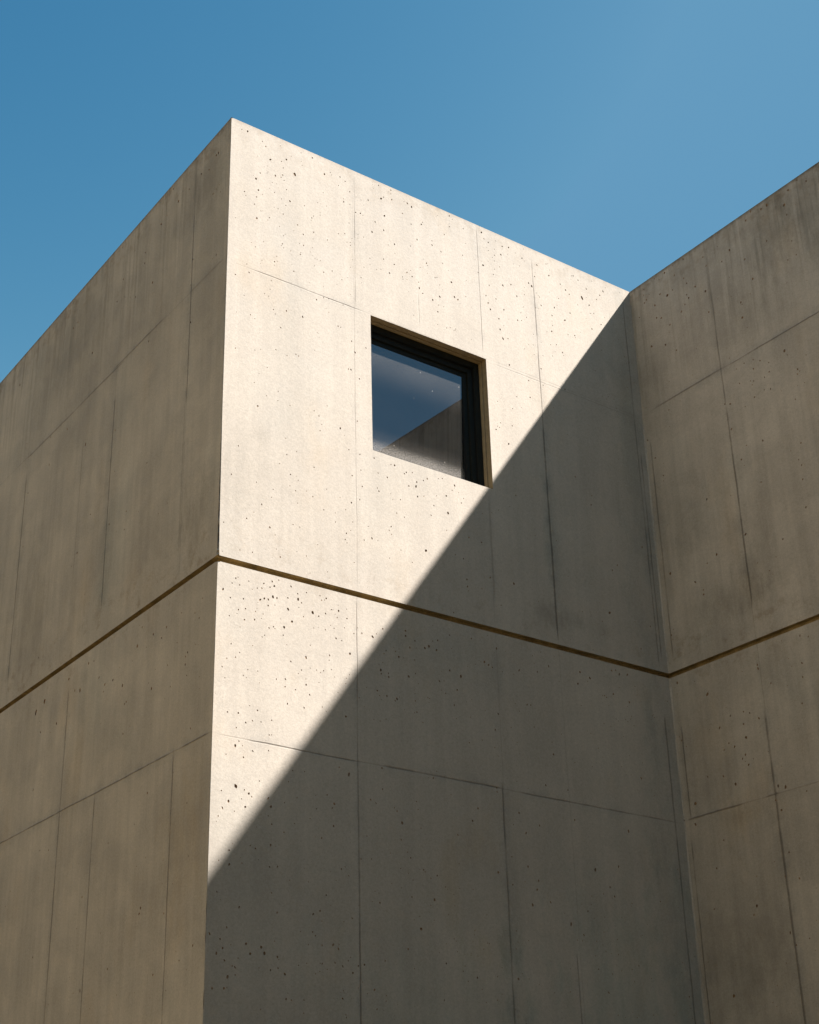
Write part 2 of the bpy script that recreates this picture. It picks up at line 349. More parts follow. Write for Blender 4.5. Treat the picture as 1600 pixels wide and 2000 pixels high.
def strip(bm, uvl, A, Bv, mi, uvs=None):
    a = [bm.verts.new(p) for p in A]; b = [bm.verts.new(p) for p in Bv]
    for i in range(len(a)-1):
        f = bm.faces.new((a[i], a[i+1], b[i+1], b[i])); f.material_index = mi
        for l in f.loops:
            co = l.vert.co; l[uvl].uv = (co.x+co.y, co.z) if uvs is None else uvs(co)
def quad(bm, uvl, pts, mi=0):
    f = bm.faces.new([bm.verts.new(p) for p in pts]); f.material_index = mi
    for l in f.loops: co = l.vert.co; l[uvl].uv = (co.x+co.y, co.z)

def band(v):   # how porous the wall is at height v
    t = 0.25
    if v > -1.25: t = 1.0
    elif -4.5 < v < -3.66: t = 1.1
    elif -6.4 < v < -5.4: t = 0.7
    return t
def more_pits(lst, u0, u1, v0, v1, n, rn, seed, avoid=()):
    out = [(u/1000, v/1000, r/1000) for u, v, r in lst]
    out = [(u, v, r) for u, v, r in out if u0+0.012+r < u < u1-0.012-r and v0+0.008+r*1.5 < v < v1-0.008-r*1.5]
    def free(u, v, r):
        if any(a-0.02 < u < b+0.02 and c-0.02 < v < d+0.02 for a, b, c, d in avoid): return False
        return all((u-x)**2+(v-y)**2 > (1.6*(r+q)+0.001)**2 for x, y, q in keep)
    keep = []
    for u, v, r in sorted(out, key=lambda q: -q[2]):
        r *= PIT_K
        if free(u, v, r): keep.append((u, v, r))
    tries = 0
    while n > 0 and tries < 40000:
        tries += 1
        u, v = rn.uniform(u0+0.03, u1-0.03), rn.uniform(v0+0.03, v1-0.03)
        d = 0.5+0.9*noise.noise(Vector((u*2.2, v*2.2, seed)))
        if rn.random() > band(v)*max(0.0, d): continue
        r = 0.0024 + 0.0016*rn.random() + (0.004*rn.random() if rn.random() < 0.08 else 0)
        if free(u, v, r): keep.append((u, v, r)); n -= 1
    return keep
PIT_K = 0.90
WX0, WX1, WZ0, WZ1 = 1.240, 2.350, -2.443, -1.290
PITS_FRONT=[(92,-72,5),(142,-67,8),(270,-102,5),(301,-135,6),(318,-139,6),(343,-239,9),(483,-175,9),(441,-212,5),(457,-265,5),(470,-262,5),(257,-403,6),(389,-369,8),(452,-335,6),(438,-362,5),(559,-280,14),(223,-471,10),(465,-378,5),(827,-157,9),(717,-50,7),(624,-165,4),(614,-50,4),(881,-117,4),(972,-118,6),(1019,-140,6),(1061,-222,6),(245,-566,8),(234,-562,5),(487,-455,5),(231,-635,6),(215,-707,5),(519,-548,8),(533,-564,8),(483,-601,4),(416,-661,4),(1004,-342,7),(1008,-358,7),(766,-455,4),(787,-535,4),(236,-824,9),(461,-691,5),(343,-773,5),(713,-619,6),(728,-596,4),(648,-534,4),(588,-736,6),(639,-801,6),(466,-885,4),(853,-763,5),(953,-664,5),(1012,-638,5),(641,-899,6),(457,-961,6),(718,-889,4),(613,-992,6),(411,-1092,4),(393,-1145,6),(469,-992,4),(298,-1008,4),(1185,-599,4),(1063,-725,5),(163,-1257,5),(183,-1322,6),(72,-1383,5),(895,-1027,5),(1158,-984,5),(1360,-156,10),(1385,-131,6),(1464,-122,7),(1159,-384,7),(1389,-310,9),(1389,-324,9),(1298,-408,6),(1379,-453,7),(1480,-544,7),(1473,-738,7),(1593,-766,7),(1643,-784,7),(1554,-842,4),(1710,-865,8),(1743,-902,6),(1618,-90,8),(1659,-108,9),(1673,-108,7),(1751,-240,8),(1649,-281,6),(1764,-213,5),(1853,-357,5),(1853,-399,7),(1838,-927,8),(1704,-407,7),(1482,-628,4),(1372,-728,6),(390,-1559,5),(499,-1530,7),(637,-1530,8),(406,-1591,4),(202,-1673,5),(945,-1497,6),(453,-1689,5),(864,-1406,4),(146,-1532,4),(313,-1453,4),(349,-1461,4),(360,-1397,4),(756,-1336,6),(8,-1881,5),(1648,-1140,4),(558,-1164,6),(819,-1295,5),(991,-1294,5),(552,-19,8),(1168,-254,4),(1235,-225,6),(1193,-290,3),(1566,-211,6),(1453,-14,5),(1338,-37,6),(2042,-32,7),(2038,-142,6),(1982,-243,6),(1941,-427,6),(2375,-58,9),(2399,-113,7),(2443,-130,8),(2593,-109,8),(2663,-91,8),(2573,-200,8),(2374,-385,10),(2503,-235,5),(2440,-213,5),(2163,-373,5),(1954,-535,5),(2034,-684,10),(2025,-679,8),(2427,-562,6),(2574,-505,8),(2479,-435,5),(2551,-331,5),(2861,-370,8),(2893,-389,11),(3097,-202,8),(2932,-276,7),(2968,-147,7),(3074,-93,5),(2805,-142,7),(2387,-677,6),(2492,-669,6),(2720,-556,7),(2405,-741,8),(2426,-795,8),(2570,-744,8),(2511,-851,8),(2516,-953,9),(2542,-1031,10),(2594,-1011,6),(1910,-870,8),(2059,-815,9),(2092,-828,8),(1885,-1020,7),(3131,-513,8),(3221,-241,7),(3277,-280,8),(3316,-307,7),(3189,-399,5),(3463,-288,15),(3524,-173,7),(3724,-122,8),(3680,-179,7),(3636,-239,6),(3540,-335,8),(3307,-501,7),(3546,-414,5),(3588,-401,5),(3241,-598,9),(3098,-603,7),(3081,-766,8),(2812,-727,5),(2711,-793,7),(2753,-780,5),(2866,-1068,4),(3549,-571,7),(3663,-484,7),(2787,-1340,6),(2591,-1261,8),(2940,-1332,5),(2650,-1533,5),(2598,-1661,5),(2414,-1906,7),(2581,-1821,6),(2535,-1997,9),(2464,-1832,5),(3434,-117,7),(2973,-466,5),(3185,-936,7),(3122,-881,5),(2663,-463,7),(1871,-704,5),(1890,-696,5),(88,-1991,5),(244,-1951,4),(416,-1887,5),(582,-1866,5),(605,-1874,5),(1064,-1584,6),(1193,-1597,6),(1056,-1831,7),(1130,-1885,6),(276,-2392,8),(244,-2214,4),(439,-2220,4),(437,-2296,4),(537,-2302,4),(344,-2287,4),(959,-2352,8),(778,-2309,5),(737,-2281,5),(1107,-2247,6),(787,-2425,5),(505,-2573,4),(515,-2699,5),(1032,-2503,5),(1126,-2513,5),(1250,-2505,6),(1133,-2638,5),(1431,-2512,8),(1433,-2533,6),(1398,-2515,5),(1535,-2538,7),(1518,-2554,6),(1057,-2705,6),(1283,-2617,5),(1363,-2629,7),(546,-2843,6),(608,-2870,4),(456,-2786,4),(738,-2732,5),(85,-2976,5),(677,-2934,4),(588,-2957,5),(410,-2996,4),(728,-2962,5),(1143,-2765,6),(1120,-2875,5),(1287,-2762,7),(1274,-2740,5),(606,-3046,4),(1049,-2919,7),(323,-3134,6),(818,-3038,5),(1001,-2987,4),(209,-3269,6),(1059,-3067,4),(388,-3287,7),(570,-3217,5),(624,-3222,4),(430,-3332,4),(1004,-3168,6),(994,-3218,5),(1009,-3240,4),(1153,-3181,5),(164,-3510,5),(259,-3502,5),(472,-3483,6),(602,-3410,3),(708,-3542,3),(1388,-3015,6),(1370,-3048,5),(1391,-3075,5),(1189,-3066,4),(1469,-3177,4),(1368,-3265,4),(1477,-2775,5),(1507,-2908,5),(1440,-2895,5),(1828,-2504,4),(1589,-2525,5),(1725,-2536,7),(1627,-2591,7),(1619,-2629,9),(1555,-2644,6),(1689,-2560,6),(1979,-2519,8),(1953,-2566,5),(1866,-2493,5),(1632,-2708,7),(1688,-2689,5),(1807,-2653,4),(1897,-2628,8),(2059,-2604,4),(2062,-823,8),(1896,-952,4),(47,-3815,8),(112,-3757,5),(169,-3757,5),(236,-3714,5),(350,-3703,6),(413,-3673,6),(429,-3703,8),(397,-3718,6),(463,-3652,5),(559,-3675,7),(335,-3740,6),(300,-3748,5),(324,-3824,8),(355,-3808,8),(385,-3808,7),(420,-3782,10),(451,-3783,7),(462,-3771,5),(535,-3762,6),(615,-3754,10),(641,-3773,5),(385,-3851,6),(538,-3842,9),(199,-3847,6),(102,-3861,6),(216,-3912,6),(164,-3931,6),(210,-3990,7),(568,-3923,9),(509,-3975,9),(394,-4006,6),(428,-3991,5),(439,-4001,4),(729,-3822,11),(777,-3838,6),(680,-3690,5),(787,-3687,5),(837,-3696,7),(800,-3717,5),(821,-3711,4),(936,-3763,8),(877,-3768,5),(831,-3806,6),(923,-3815,5),(1003,-3804,6),(914,-3966,7),(910,-3978,4),(960,-3972,4),(738,-3931,4),(829,-3923,5),(502,-4033,5),(657,-3868,5),(1059,-3900,5),(1124,-3883,6),(982,-3875,4),(1087,-3853,4),(1212,-3890,9),(1298,-3813,7),(1244,-3862,4),(1025,-4052,9),(678,-4151,9),(562,-4202,6),(862,-4097,6),(859,-4132,4),(117,-4174,5),(151,-4258,5),(89,-4278,5),(57,-4340,5),(211,-4369,4),(275,-4153,4),(644,-4244,5),(523,-4331,6),(455,-4344,5),(520,-4383,6),(663,-4333,6),(680,-4338,7),(707,-4401,6),(540,-4494,6),(599,-4388,5),(665,-4497,6),(319,-4579,6),(262,-4559,4),(181,-4621,7),(104,-4629,5),(236,-4674,6),(346,-4650,5),(424,-4625,5),(169,-4719,5),(284,-4653,5),(407,-4724,5),(424,-4721,4),(165,-4836,9),(190,-4802,5),(290,-4848,6),(225,-4899,6),(102,-4900,4),(405,-4827,5),(343,-5031,5),(176,-5089,12),(269,-5121,8),(237,-5103,5),(128,-5190,9),(245,-5208,8),(87,-5236,7),(289,-5138,5),(219,-5162,4),(77,-5132,5),(60,-5290,5),(170,-5245,4),(79,-4410,4),(243,-4323,4),(316,-4318,4),(711,-4058,4),(760,-4221,4),(815,-4215,5),(792,-4232,4),(1491,-3786,8),(1491,-3824,8),(1570,-3843,6),(1524,-3903,7),(1322,-3967,5),(1428,-3990,8),(1305,-3992,5),(1402,-3956,5),(1562,-3986,5),(1275,-4117,10),(1279,-4142,6),(1338,-4127,5),(1340,-4153,8),(1338,-4171,5),(1508,-4117,9),(1566,-4084,5),(1244,-4269,7),(1321,-4292,7),(1405,-4297,8),(1390,-4313,5),(1559,-4282,5),(1570,-4359,6),(1654,-3878,9),(1690,-3858,11),(1711,-3839,8),(1769,-3797,7),(1009,-4884,10),(934,-4848,5),(1271,-4799,7),(583,-4927,5),(407,-5131,8),(427,-5180,9),(525,-5141,5),(841,-5044,6),(894,-5093,8),(880,-5122,5),(435,-5288,6),(889,-5237,7),(761,-5145,5),(799,-5325,6),(1218,-5041,5),(1176,-5024,6),(1365,-5050,5),(1385,-5070,6),(1424,-5142,10),(1545,-4982,5),(1272,-4940,5),(1691,-4801,6),(672,-4919,4),(616,-5095,4),(409,-5240,4),(1907,-2767,10),(1778,-2741,6),(1749,-2827,6),(1692,-3125,11),(1701,-3139,8),(2036,-2648,6),(2576,-2434,6),(2094,-2915,7),(2212,-2925,7),(2033,-3102,6),(2056,-3262,8),(2503,-3188,10),(2277,-3193,7),(2059,-3317,7),(1922,-3551,6),(3895,-2531,8),(3216,-2086,7),(3536,-2825,7),(3364,-2297,7),(2301,-3744,8),(2449,-3634,7),(2073,-3717,6),(2182,-3872,9),(2220,-3888,8),(1963,-4026,10),(1866,-4001,8),(2504,-3870,8),(2679,-3847,6),(3103,-3764,9),(3198,-3791,9),(3428,-3874,8),(3355,-3915,6),(3072,-3861,9),(3432,-3685,8),(3474,-3674,6),(3509,-3700,9),(3594,-3686,9),(1925,-4132,7),(2560,-4122,7),(2595,-4118,6),(3464,-3203,12),(3466,-3216,8),(3898,-3221,7),(3771,-3435,6),(3590,-3908,8),(2253,-3899,6),(429,-5418,8),(480,-5543,6),(423,-5552,5),(286,-5439,5),(323,-5453,6),(523,-5326,5),(144,-5571,8),(141,-5486,6),(600,-5262,4),(481,-5819,7),(738,-5801,7),(441,-5706,5),(833,-5676,6),(66,-5742,5),(138,-5940,6),(-1,-5930,7),(25,-5988,8),(1,-5987,6),(96,-6011,6),(109,-6005,5),(270,-6022,8),(374,-6032,9),(396,-6065,10),(300,-6077,8),(486,-6078,7),(114,-6061,7),(107,-6076,7),(74,-6094,8),(61,-6083,6),(129,-6129,6),(199,-6162,7),(181,-6156,5),(152,-6219,9),(203,-6205,5),(440,-6158,6),(539,-6173,8),(52,-6292,7),(130,-6286,8),(150,-6280,4),(882,-5971,8),(921,-5991,7),(802,-5981,5),(734,-5908,6),(1024,-5796,5),(1026,-6126,8),(803,-6090,5),(896,-6076,5),(993,-6056,5),(952,-6093,6),(966,-6082,6),(949,-6282,7),(674,-6311,5),(586,-6318,5),(756,-6153,4),(754,-5928,5),(648,-5914,4),(1488,-5614,6),(1554,-5809,10),(1544,-5820,5),(1668,-5612,9),(1486,-5363,6),(1413,-5254,5),(1449,-5945,7),(1747,-6007,7),(1269,-6033,5),(1185,-6213,7),(1202,-6326,5),(1587,-5428,6),(1600,-5440,5),(1696,-5453,6),(634,-6114,4),(1113,-6069,7),(1067,-6080,6),(1881,-5160,6),(1721,-6235,5),(1096,-5418,5),(1002,-5536,5),(946,-5501,6),(974,-5484,4),(2286,-4241,7),(2782,-4454,8),(2689,-4695,7),(2941,-4910,7),(3462,-4919,10),(2427,-4932,8),(2064,-4953,8),(2480,-5066,8),(2607,-4996,7),(2480,-5298,8),(2214,-5369,9),(2569,-5384,7),(2550,-5447,8),(3103,-5245,11),(3333,-5193,8),(3232,-5352,7),(3720,-5399,6),(2838,-5651,10),(2665,-5520,7),(3003,-5544,7),(2502,-5556,10),(2516,-5563,6),(2950,-5712,7),(3448,-5876,6),(3379,-5907,5),(2341,-6055,9),(2340,-5248,6),(2238,-4784,6),(2896,-4699,6),(2239,-4811,6),(2336,-5437,7),(1996,-6075,7)]
PITS_SIDE=[(320,-270,8),(442,-227,9),(911,-55,9),(636,-241,7),(245,-546,8),(810,-242,12),(132,-601,5),(198,-533,5),(183,-208,11),(217,-206,10),(1096,-276,10),(998,-254,5),(1352,-392,8),(1358,-492,8),(524,-964,8),(1194,-774,11),(1750,-414,8),(1845,-576,8),(1492,-737,8),(2742,-339,10),(2283,-839,11),(3940,-306,12),(1203,-1312,9),(162,-1144,6),(517,-1522,9),(2647,-331,8),(1698,-617,5),(2695,-1374,8),(2281,-1714,11),(3062,-1279,7),(3032,-1563,8),(3473,-1645,8),(1718,-1849,7),(2080,-2432,7),(755,-2894,5),(1714,-2668,8),(2285,-2684,10),(1424,-2679,7),(1439,-2824,7),(885,-2922,4),(1117,-2411,6),(1108,-3853,12),(1105,-3840,7),(1915,-3727,9),(1824,-3738,7),(869,-3846,9),(359,-4141,8),(676,-3859,8),(514,-4023,5),(279,-3892,6),(181,-3824,6),(219,-3950,6),(468,-3826,5),(1049,-3733,6),(2905,-3367,7),(3476,-2162,7),(386,-4217,8),(387,-4161,7),(1715,-3899,9),(1475,-3991,9),(1608,-3984,9),(1313,-4082,11),(1621,-4036,6),(857,-4240,10),(2134,-3873,9),(2040,-3901,14),(2262,-3745,12),(2865,-3837,18),(2707,-3793,19),(2710,-3817,14),(2437,-4048,11),(1236,-4224,8),(1263,-4232,7),(2739,-4034,8),(841,-4962,8),(1259,-4447,7),(282,-4675,6),(858,-5700,9),(872,-5734,8),(152,-6035,7),(154,-6050,6),(644,-6137,7),(1691,-6102,9),(1758,-5473,7),(291,-5153,5),(536,-5786,6),(313,-6098,6),(1289,-6015,7),(635,-4142,5),(741,-3915,7),(583,-4308,5),(2541,-5766,7),(3082,-5199,6),(2404,-5021,6),(2565,-4991,6),(1009,-5130,5),(1390,-5177,5),(0,-5930,7),(-8,-5988,8)]
PITS_WING=[(-1550,-70,12),(-1710,-175,12),(-1684,-17,12),(-1768,-67,10),(-1861,-32,8),(-1941,-94,9),(-1490,-70,9),(-1388,-29,8),(-1327,-78,8),(-1720,-275,7),(-1128,-248,10),(-640,-39,8),(-872,-248,7),(-1037,-305,7),(-850,-147,7),(-1265,-423,8),(-1498,-388,7),(-1726,-530,6),(-1748,-674,6),(-1664,-673,6),(-1314,-641,10),(-420,-48,9),(-524,-136,7),(-621,-223,8),(-647,-290,8),(-732,-373,10),(-831,-478,11),(-649,-438,10),(-632,-397,7),(-424,-282,14),(-420,-294,9),(-344,-224,9),(-169,-74,7),(-159,-127,6),(-185,-188,8),(-158,-208,8),(-275,-300,10),(-297,-292,7),(-601,-477,7),(-554,-522,9),(-329,-458,9),(-277,-428,8),(-485,-263,7),(-1168,-782,9),(-1179,-807,5),(-1162,-923,11),(-838,-687,8),(-187,-668,11),(-343,-736,9),(-453,-849,8),(-84,-316,7),(-1507,-1420,12),(-1519,-1408,9),(-1495,-1429,8),(-1209,-1342,6),(-1271,-1384,7),(-1349,-1442,6),(-1118,-1327,6),(-1199,-1421,7),(-1341,-1521,7),(-1291,-1546,6),(-1185,-1524,6),(-1154,-1508,5),(-1167,-1549,5),(-1598,-1633,8),(-1614,-1656,5),(-1591,-1672,7),(-1329,-1670,7),(-1271,-1648,5),(-1048,-1476,7),(-1171,-1664,8),(-932,-1606,9),(-879,-1580,7),(-1692,-1556,5),(-1528,-1468,5),(-1081,-675,5),(-1270,-759,5),(-353,-79,6),(-519,-32,6),(-1538,-1865,6),(-1037,-1337,5),(-1192,-2058,9),(-968,-2121,8),(-1034,-2027,6),(-911,-1824,9),(-1528,-2235,7),(-1487,-2753,8),(-1505,-2411,7),(-1496,-2526,7),(-1486,-2357,5),(-913,-2741,10),(-613,-2794,10),(-1246,-2914,7),(-369,-2937,9),(-439,-3068,9),(-440,-3030,6),(-123,-2772,12),(-162,-1904,7),(-94,-1709,8),(-583,-2302,8),(-32,-1512,8),(-1122,-2385,6),(-510,-2830,6),(-363,-3863,14),(-1257,-3893,8),(-1274,-3689,7),(-864,-3784,8),(-867,-3813,10),(-963,-3956,7),(-1247,-3995,7),(-74,-3684,10),(-1210,-4180,7),(-1343,-3719,6),(-1087,-3110,6),(-672,-4184,8),(-679,-4288,11),(-513,-4289,7),(-563,-4327,8),(-653,-4412,8),(-671,-4493,8),(-684,-4092,7),(-739,-4118,7),(-461,-4327,7),(-530,-4603,11),(-426,-4519,8),(-276,-4486,7),(-971,-4730,12),(-909,-4707,9),(-128,-4657,14),(-107,-4810,11),(-910,-4882,9),(-871,-4802,8),(-928,-5183,8),(-58,-4146,7),(-443,-4150,9),(-817,-4181,8),(-558,-4089,7),(-622,-4434,7),(-985,-5376,8),(-992,-5393,7),(-868,-5339,7),(-590,-5494,11),(-555,-5551,7),(-263,-5168,7),(-359,-4981,7),(-291,-6070,12),(-266,-6080,9),(-848,-5720,8),(-885,-5808,8),(-1003,-5781,6)]
building = bpy.data.objects.new('concrete_building', None); scene.collection.objects.link(building)
building.location = BASE
tag(building, 'board-marked bare concrete building with one square window high on its sunlit face', 'building')

# shared ragged edge lines -------------------------------------------------
ZU = steps(JT, 0, 0.009); ZL = steps(GROUND, JB, 0.012)
def wear(zs, s): return [(z, corner_rag(z, s)) for z in zs]
frontU, sideU = wear(ZU, 1), wear(ZU, 2); frontL, sideL = wear(ZL, 1), wear(ZL, 2)
XS = steps(0, W, 0.011)
YS = steps(0, BACK, 0.03)
YW = steps(0, -LEN, 0.03)
top_f = lambda x: -0.5*lip_rag(x, 40)
top_s = lambda y: -0.6*lip_rag(y, 41)
top_w = lambda y: -0.6*lip_rag(y, 42)
jt_f = lambda x: JT + lip_rag(x, 50)*min(1, x/0.05, (W-x)/0.03+0.05)
jt_s = lambda y: JT + 0.5*lip_rag(y, 51)*min(1, y/0.05)
jt_w = lambda y: JT + 0.5*lip_rag(y, 52)*min(1, -y/0.03)
jb_f = lambda x: JB - 0.35*lip_rag(x, 60)*min(1, x/0.05, (W-x)/0.03+0.05)
jb_s = lambda y: JB - rag(y, 61, 0.002, 0.003, 0.5)*min(1, y/0.05)
jb_w = lambda y: JB - rag(y, 62, 0.002, 0.003, 0.5)*min(1, -y/0.03)
def close_loop(lo, right, hi, left):
    return lo + right + hi + left
def front_outline(zs_wear, lo, hi):
    lowx = [x for x in XS if x > 0.02 and x < W-1e-6]
    L = [(e, z) for z, e in zs_wear]
    zs = [z for z, _ in zs_wear]
    L[0] = (L[0][1-1], lo(0.0) if lo else zs[0]); L[-1] = (L[-1][0], hi(0.0))
    P = [L[0]]
    P += [(x, lo(x) if lo else zs[0]) for x in lowx] + [(W, lo(W) if lo else zs[0])]
    P += [(W, hi(W))] + [(x, hi(x)) for x in reversed(lowx)]
    P += [q for q in reversed(L) if (q[1] < hi(0)-1e-4 and (q[1] > (lo(0) if lo else zs[0])+1e-4))]
    return P
def line_outline(us, lo, hi, left=None):
    """us runs away from the corner; left = worn edge [(z, e)] at us[0]"""
    sgn = 1 if us[-1] > us[0] else -1
    body = [u for u in us if abs(u-us[0]) > 0.02]
    zlo, zhi = lo(us[0]), hi(us[0])
    start = []
    if left:
        start = [(us[0]+sgn*e, z) for z, e in left if zlo+1e-4 < z < zhi-1e-4]
        s0 = (us[0]+sgn*left[0][1], zlo); s1 = (us[0]+sgn*left[-1][1], zhi)
    else: s0, s1 = (us[0], zlo), (us[0], zhi)
    P = [s0] + [(u, lo(u)) for u in body] + [(u, hi(u)) for u in reversed(body)] + [s1] + list(reversed(start))
    return P
gl = lambda x: GROUND

def arris(bm, uvl, fw, sw, zlo_f, zhi_f, mi):
    """worn corner between sunlit face and side face"""
    A, R, S = [], [], []
    for (z, e), (_, e2) in zip(fw, sw):
        c = min(e, e2)*0.60
        A.append(Vector((e, 0, z))); R.append(Vector((c, c, z))); S.append(Vector((0, e2, z)))
    for ln in (A, R, S): ln[0].z = zlo_f; ln[-1].z = zhi_f
    strip(bm, uvl, A, R, mi, lambda co: (co.x, co.z)); strip(bm, uvl, R, S, mi, lambda co: (co.y, co.z))
def top_strip(bm, uvl, mp, us, top, mi):
    strip(bm, uvl, [mp(u, top(u), 0) for u in us], [mp(u, top(u)*0.35, 0.012) for u in us], mi)

rn = random.Random(11)
# block, upper tier ----------------------------------------------------------
win = [(WX0, WZ0), (WX1, WZ0), (WX1, WZ1), (WX0, WZ1)]
def win_edge():
    P = []
    for a, b, s in ((win[0], win[1], 70), (win[1], win[2], 71), (win[2], win[3], 72), (win[3], win[0], 73)):
        n = 90
        nx, ny = (b[1]-a[1]), -(b[0]-a[0]); L = math.hypot(nx, ny); nx /= L; ny /= L
        for i in range(n):
            t = i/n; x, y = a[0]+(b[0]-a[0])*t, a[1]+(b[1]-a[1])*t
            k = rag(t*1.1, s, 0.0015, 0.006, 0.5)*min(1, t*12, (1-t)*12)
            P.append((x+nx*k, y+ny*k))
    return P
WIN = win_edge()
bm = bmesh.new(); uvl = bm.loops.layers.uv.new('UVMap')
avoid = [(WX0-0.01, WX1+0.01, WZ0-0.01, WZ1+0.01)]
pf = more_pits(PITS_FRONT, 0, W, JT, 0, 330, rn, 1.0, avoid)
face_sheet(bm, uvl, maps['front'], front_outline(frontU, jt_f, top_f), pf, [WIN], 0, 2, rn)
ps = more_pits(PITS_SIDE, 0, 5.0, JT, 0, 60, rn, 2.0)
face_sheet(bm, uvl, maps['side'], line_outline(YS, jt_s, top_s, sideU), ps, [], 1, 2, rn)
arris(bm, uvl, frontU, sideU, JT, top_f(0), 0)
top_strip(bm, uvl, maps['front'], XS, top_f, 0); top_strip(bm, uvl, maps['side'], YS, top_s, 1)
quad(bm, uvl, [(0, BACK, JT), (0, BACK, 0), (W+WID, BACK, 0), (W+WID, BACK, JT)], 1)
quad(bm, uvl, [(W+WID, BACK, JT), (W+WID, BACK, 0), (W+WID, 0, 0), (W+WID, 0, JT)], 1)
o = obj('upper_wall', bm, [M_FRONT, M_SIDE, M_PIT], building)
tag(o, 'upper concrete wall of the corner block, half in sun, holding the window')
# block, lower tier
bm = bmesh.new(); uvl = bm.loops.layers.uv.new('UVMap')
pf = more_pits(PITS_FRONT, 0, W, -7.6, JB, 420, rn, 1.5)
face_sheet(bm, uvl, maps['front'], front_outline(frontL, None, jb_f), pf, [], 0, 2, rn)
ps = more_pits(PITS_SIDE, 0, 4.5, -7.6, JB, 120, rn, 2.5)
face_sheet(bm, uvl, maps['side'], line_outline(YS, gl, jb_s, sideL), ps, [], 1, 2, rn)
arris(bm, uvl, frontL, sideL, GROUND, JB, 0)
quad(bm, uvl, [(0, BACK, GROUND), (0, BACK, JB), (W+WID, BACK, JB), (W+WID, BACK, GROUND)], 1)
quad(bm, uvl, [(W+WID, BACK, GROUND), (W+WID, BACK, JB), (W+WID, 0, JB), (W+WID, 0, GROUND)], 1)
o = obj('lower_wall', bm, [M_FRONT, M_SIDE, M_PIT], building)
tag(o, 'lower concrete wall of the corner block, mostly in shadow below the joint')
# wing -------------------------------------------------------------------------
for nm, lo, hi, pits_n, z0, z1, lab in (('upper_wall', jt_w, top_w, 120, JT, 0, 'upper wall of the shaded wing with dark run-off streaks'),
                                        ('lower_wall', gl, jb_w, 120, -7.6, JB, 'lower wall of the shaded wing')):
    bm = bmesh.new(); uvl = bm.loops.layers.uv.new('UVMap')
    pw = more_pits(PITS_WING, -3.0, 0, z0, z1, pits_n, rn, 3.0)
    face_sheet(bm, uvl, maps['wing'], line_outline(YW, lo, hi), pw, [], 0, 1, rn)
    zb, zt = (JT, 0) if z1 == 0 else (GROUND, JB)
    if z1 == 0: top_strip(bm, uvl, maps['wing'], YW, top_w, 0)
    quad(bm, uvl, [(W, -LEN, zb), (W, -LEN, zt), (W+WID, -LEN, zt), (W+WID, -LEN, zb)])
    quad(bm, uvl, [(W+WID, -LEN, zb), (W+WID, -LEN, zt), (W+WID, 0, zt), (W+WID, 0, zb)])
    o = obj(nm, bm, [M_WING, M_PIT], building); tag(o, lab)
# mortar fillet run down the inner corner
bm = bmesh.new(); uvl = bm.loops.layers.uv.new('UVMap')
for za, zb in ((JT+0.004, -1.35), (GROUND, JB-0.004)):
    zs = steps(za, zb, 0.02)
    k = lambda z: 0.010+0.006*fbm(z*3, 90)
    strip(bm, uvl, [Vector((W-k(z), -0.001, z)) for z in zs], [Vector((W-0.001, -k(z+40), z)) for z in zs], 0, lambda co: (co.x-W-0.3, co.z))
obj('mortar_fillet', bm, M_WING, building)
# roof ---------------------------------------------------------------------------
bm = bmesh.new(); uvl = bm.loops.layers.uv.new('UVMap')
e = 0.004; rz = -0.016
quad(bm, uvl, [(e, e, rz), (W+e, e, rz), (W+e, BACK, rz), (e, BACK, rz)])
quad(bm, uvl, [(W+e, -LEN, rz), (W+WID, -LEN, rz), (W+WID, BACK, rz), (W+e, BACK, rz)])
obj('roof', bm, M_ROOF, building)
# recessed joint running round the building ------------------------------------------
bm = bmesh.new(); uvl = bm.loops.layers.uv.new('UVMap')
d = JD
def joint_run(mp, us, jt, jb, off):
    f = off
    fl = [mp(u, jt(u), 0) for u in us]; ft = [mp(f(u), JT+0.002, d) for u in us]
    bt = [mp(f(u), JB-0.002, d) for u in us]; bl = [mp(u, jb(u), 0) for u in us]
    strip(bm, uvl, fl, ft, 0); strip(bm, uvl, ft, bt, 0); strip(bm, uvl, bt, bl, 0)
joint_run(maps['front'], XS, jt_f, jb_f, lambda u: u + d)          # both ends step in/out by the depth
joint_run(maps['side'], YS, jt_s, jb_s, lambda u: u + d*(1-u/BACK))
joint_run(maps['wing'], YW, jt_w, jb_w, lambda u: u + d*(1+u/LEN))
o = obj('joint', bm, M_JOINT, building); tag(o, 'deep horizontal shadow joint between the two lifts of concrete')

# window -----------------------------------------------------------------------------
def box(bm, uvl, x0, x1, y0, y1, z0, z1, bev=0.0):
    v = [bm.verts.new((x, y, z)) for x in (x0, x1) for y in (y0, y1) for z in (z0, z1)]
    fs = [(0, 1, 3, 2), (4, 6, 7, 5), (0, 4, 5, 1), (2, 3, 7, 6), (0, 2, 6, 4), (1, 5, 7, 3)]
    out = [bm.faces.new([v[i] for i in f]) for f in fs]
    for f in out:
        for l in f.loops: l[uvl].uv = (l.vert.co.x-x0, l.vert.co.z-z0)
    if bev:
        es = list({e for f in out for e in f.edges})
        bmesh.ops.bevel(bm, geom=es, offset=bev, segments=2, affect='EDGES')
def ring_frame(bm, uvl, ox0, ox1, oz0, oz1, wd, y0, y1, bev=0.0015):
    """mitre-free frame: the uprights run full height, rails butt between them"""
    box(bm, uvl, ox0, ox0+wd, y0, y1, oz0, oz1, bev); box(bm, uvl, ox1-wd, ox1, y0, y1, oz0, oz1, bev)
    box(bm, uvl, ox0+wd, ox1-wd, y0+0.001, y1, oz0, oz0+wd, bev); box(bm, uvl, ox0+wd, ox1-wd, y0+0.001, y1, oz1-wd, oz1, bev)
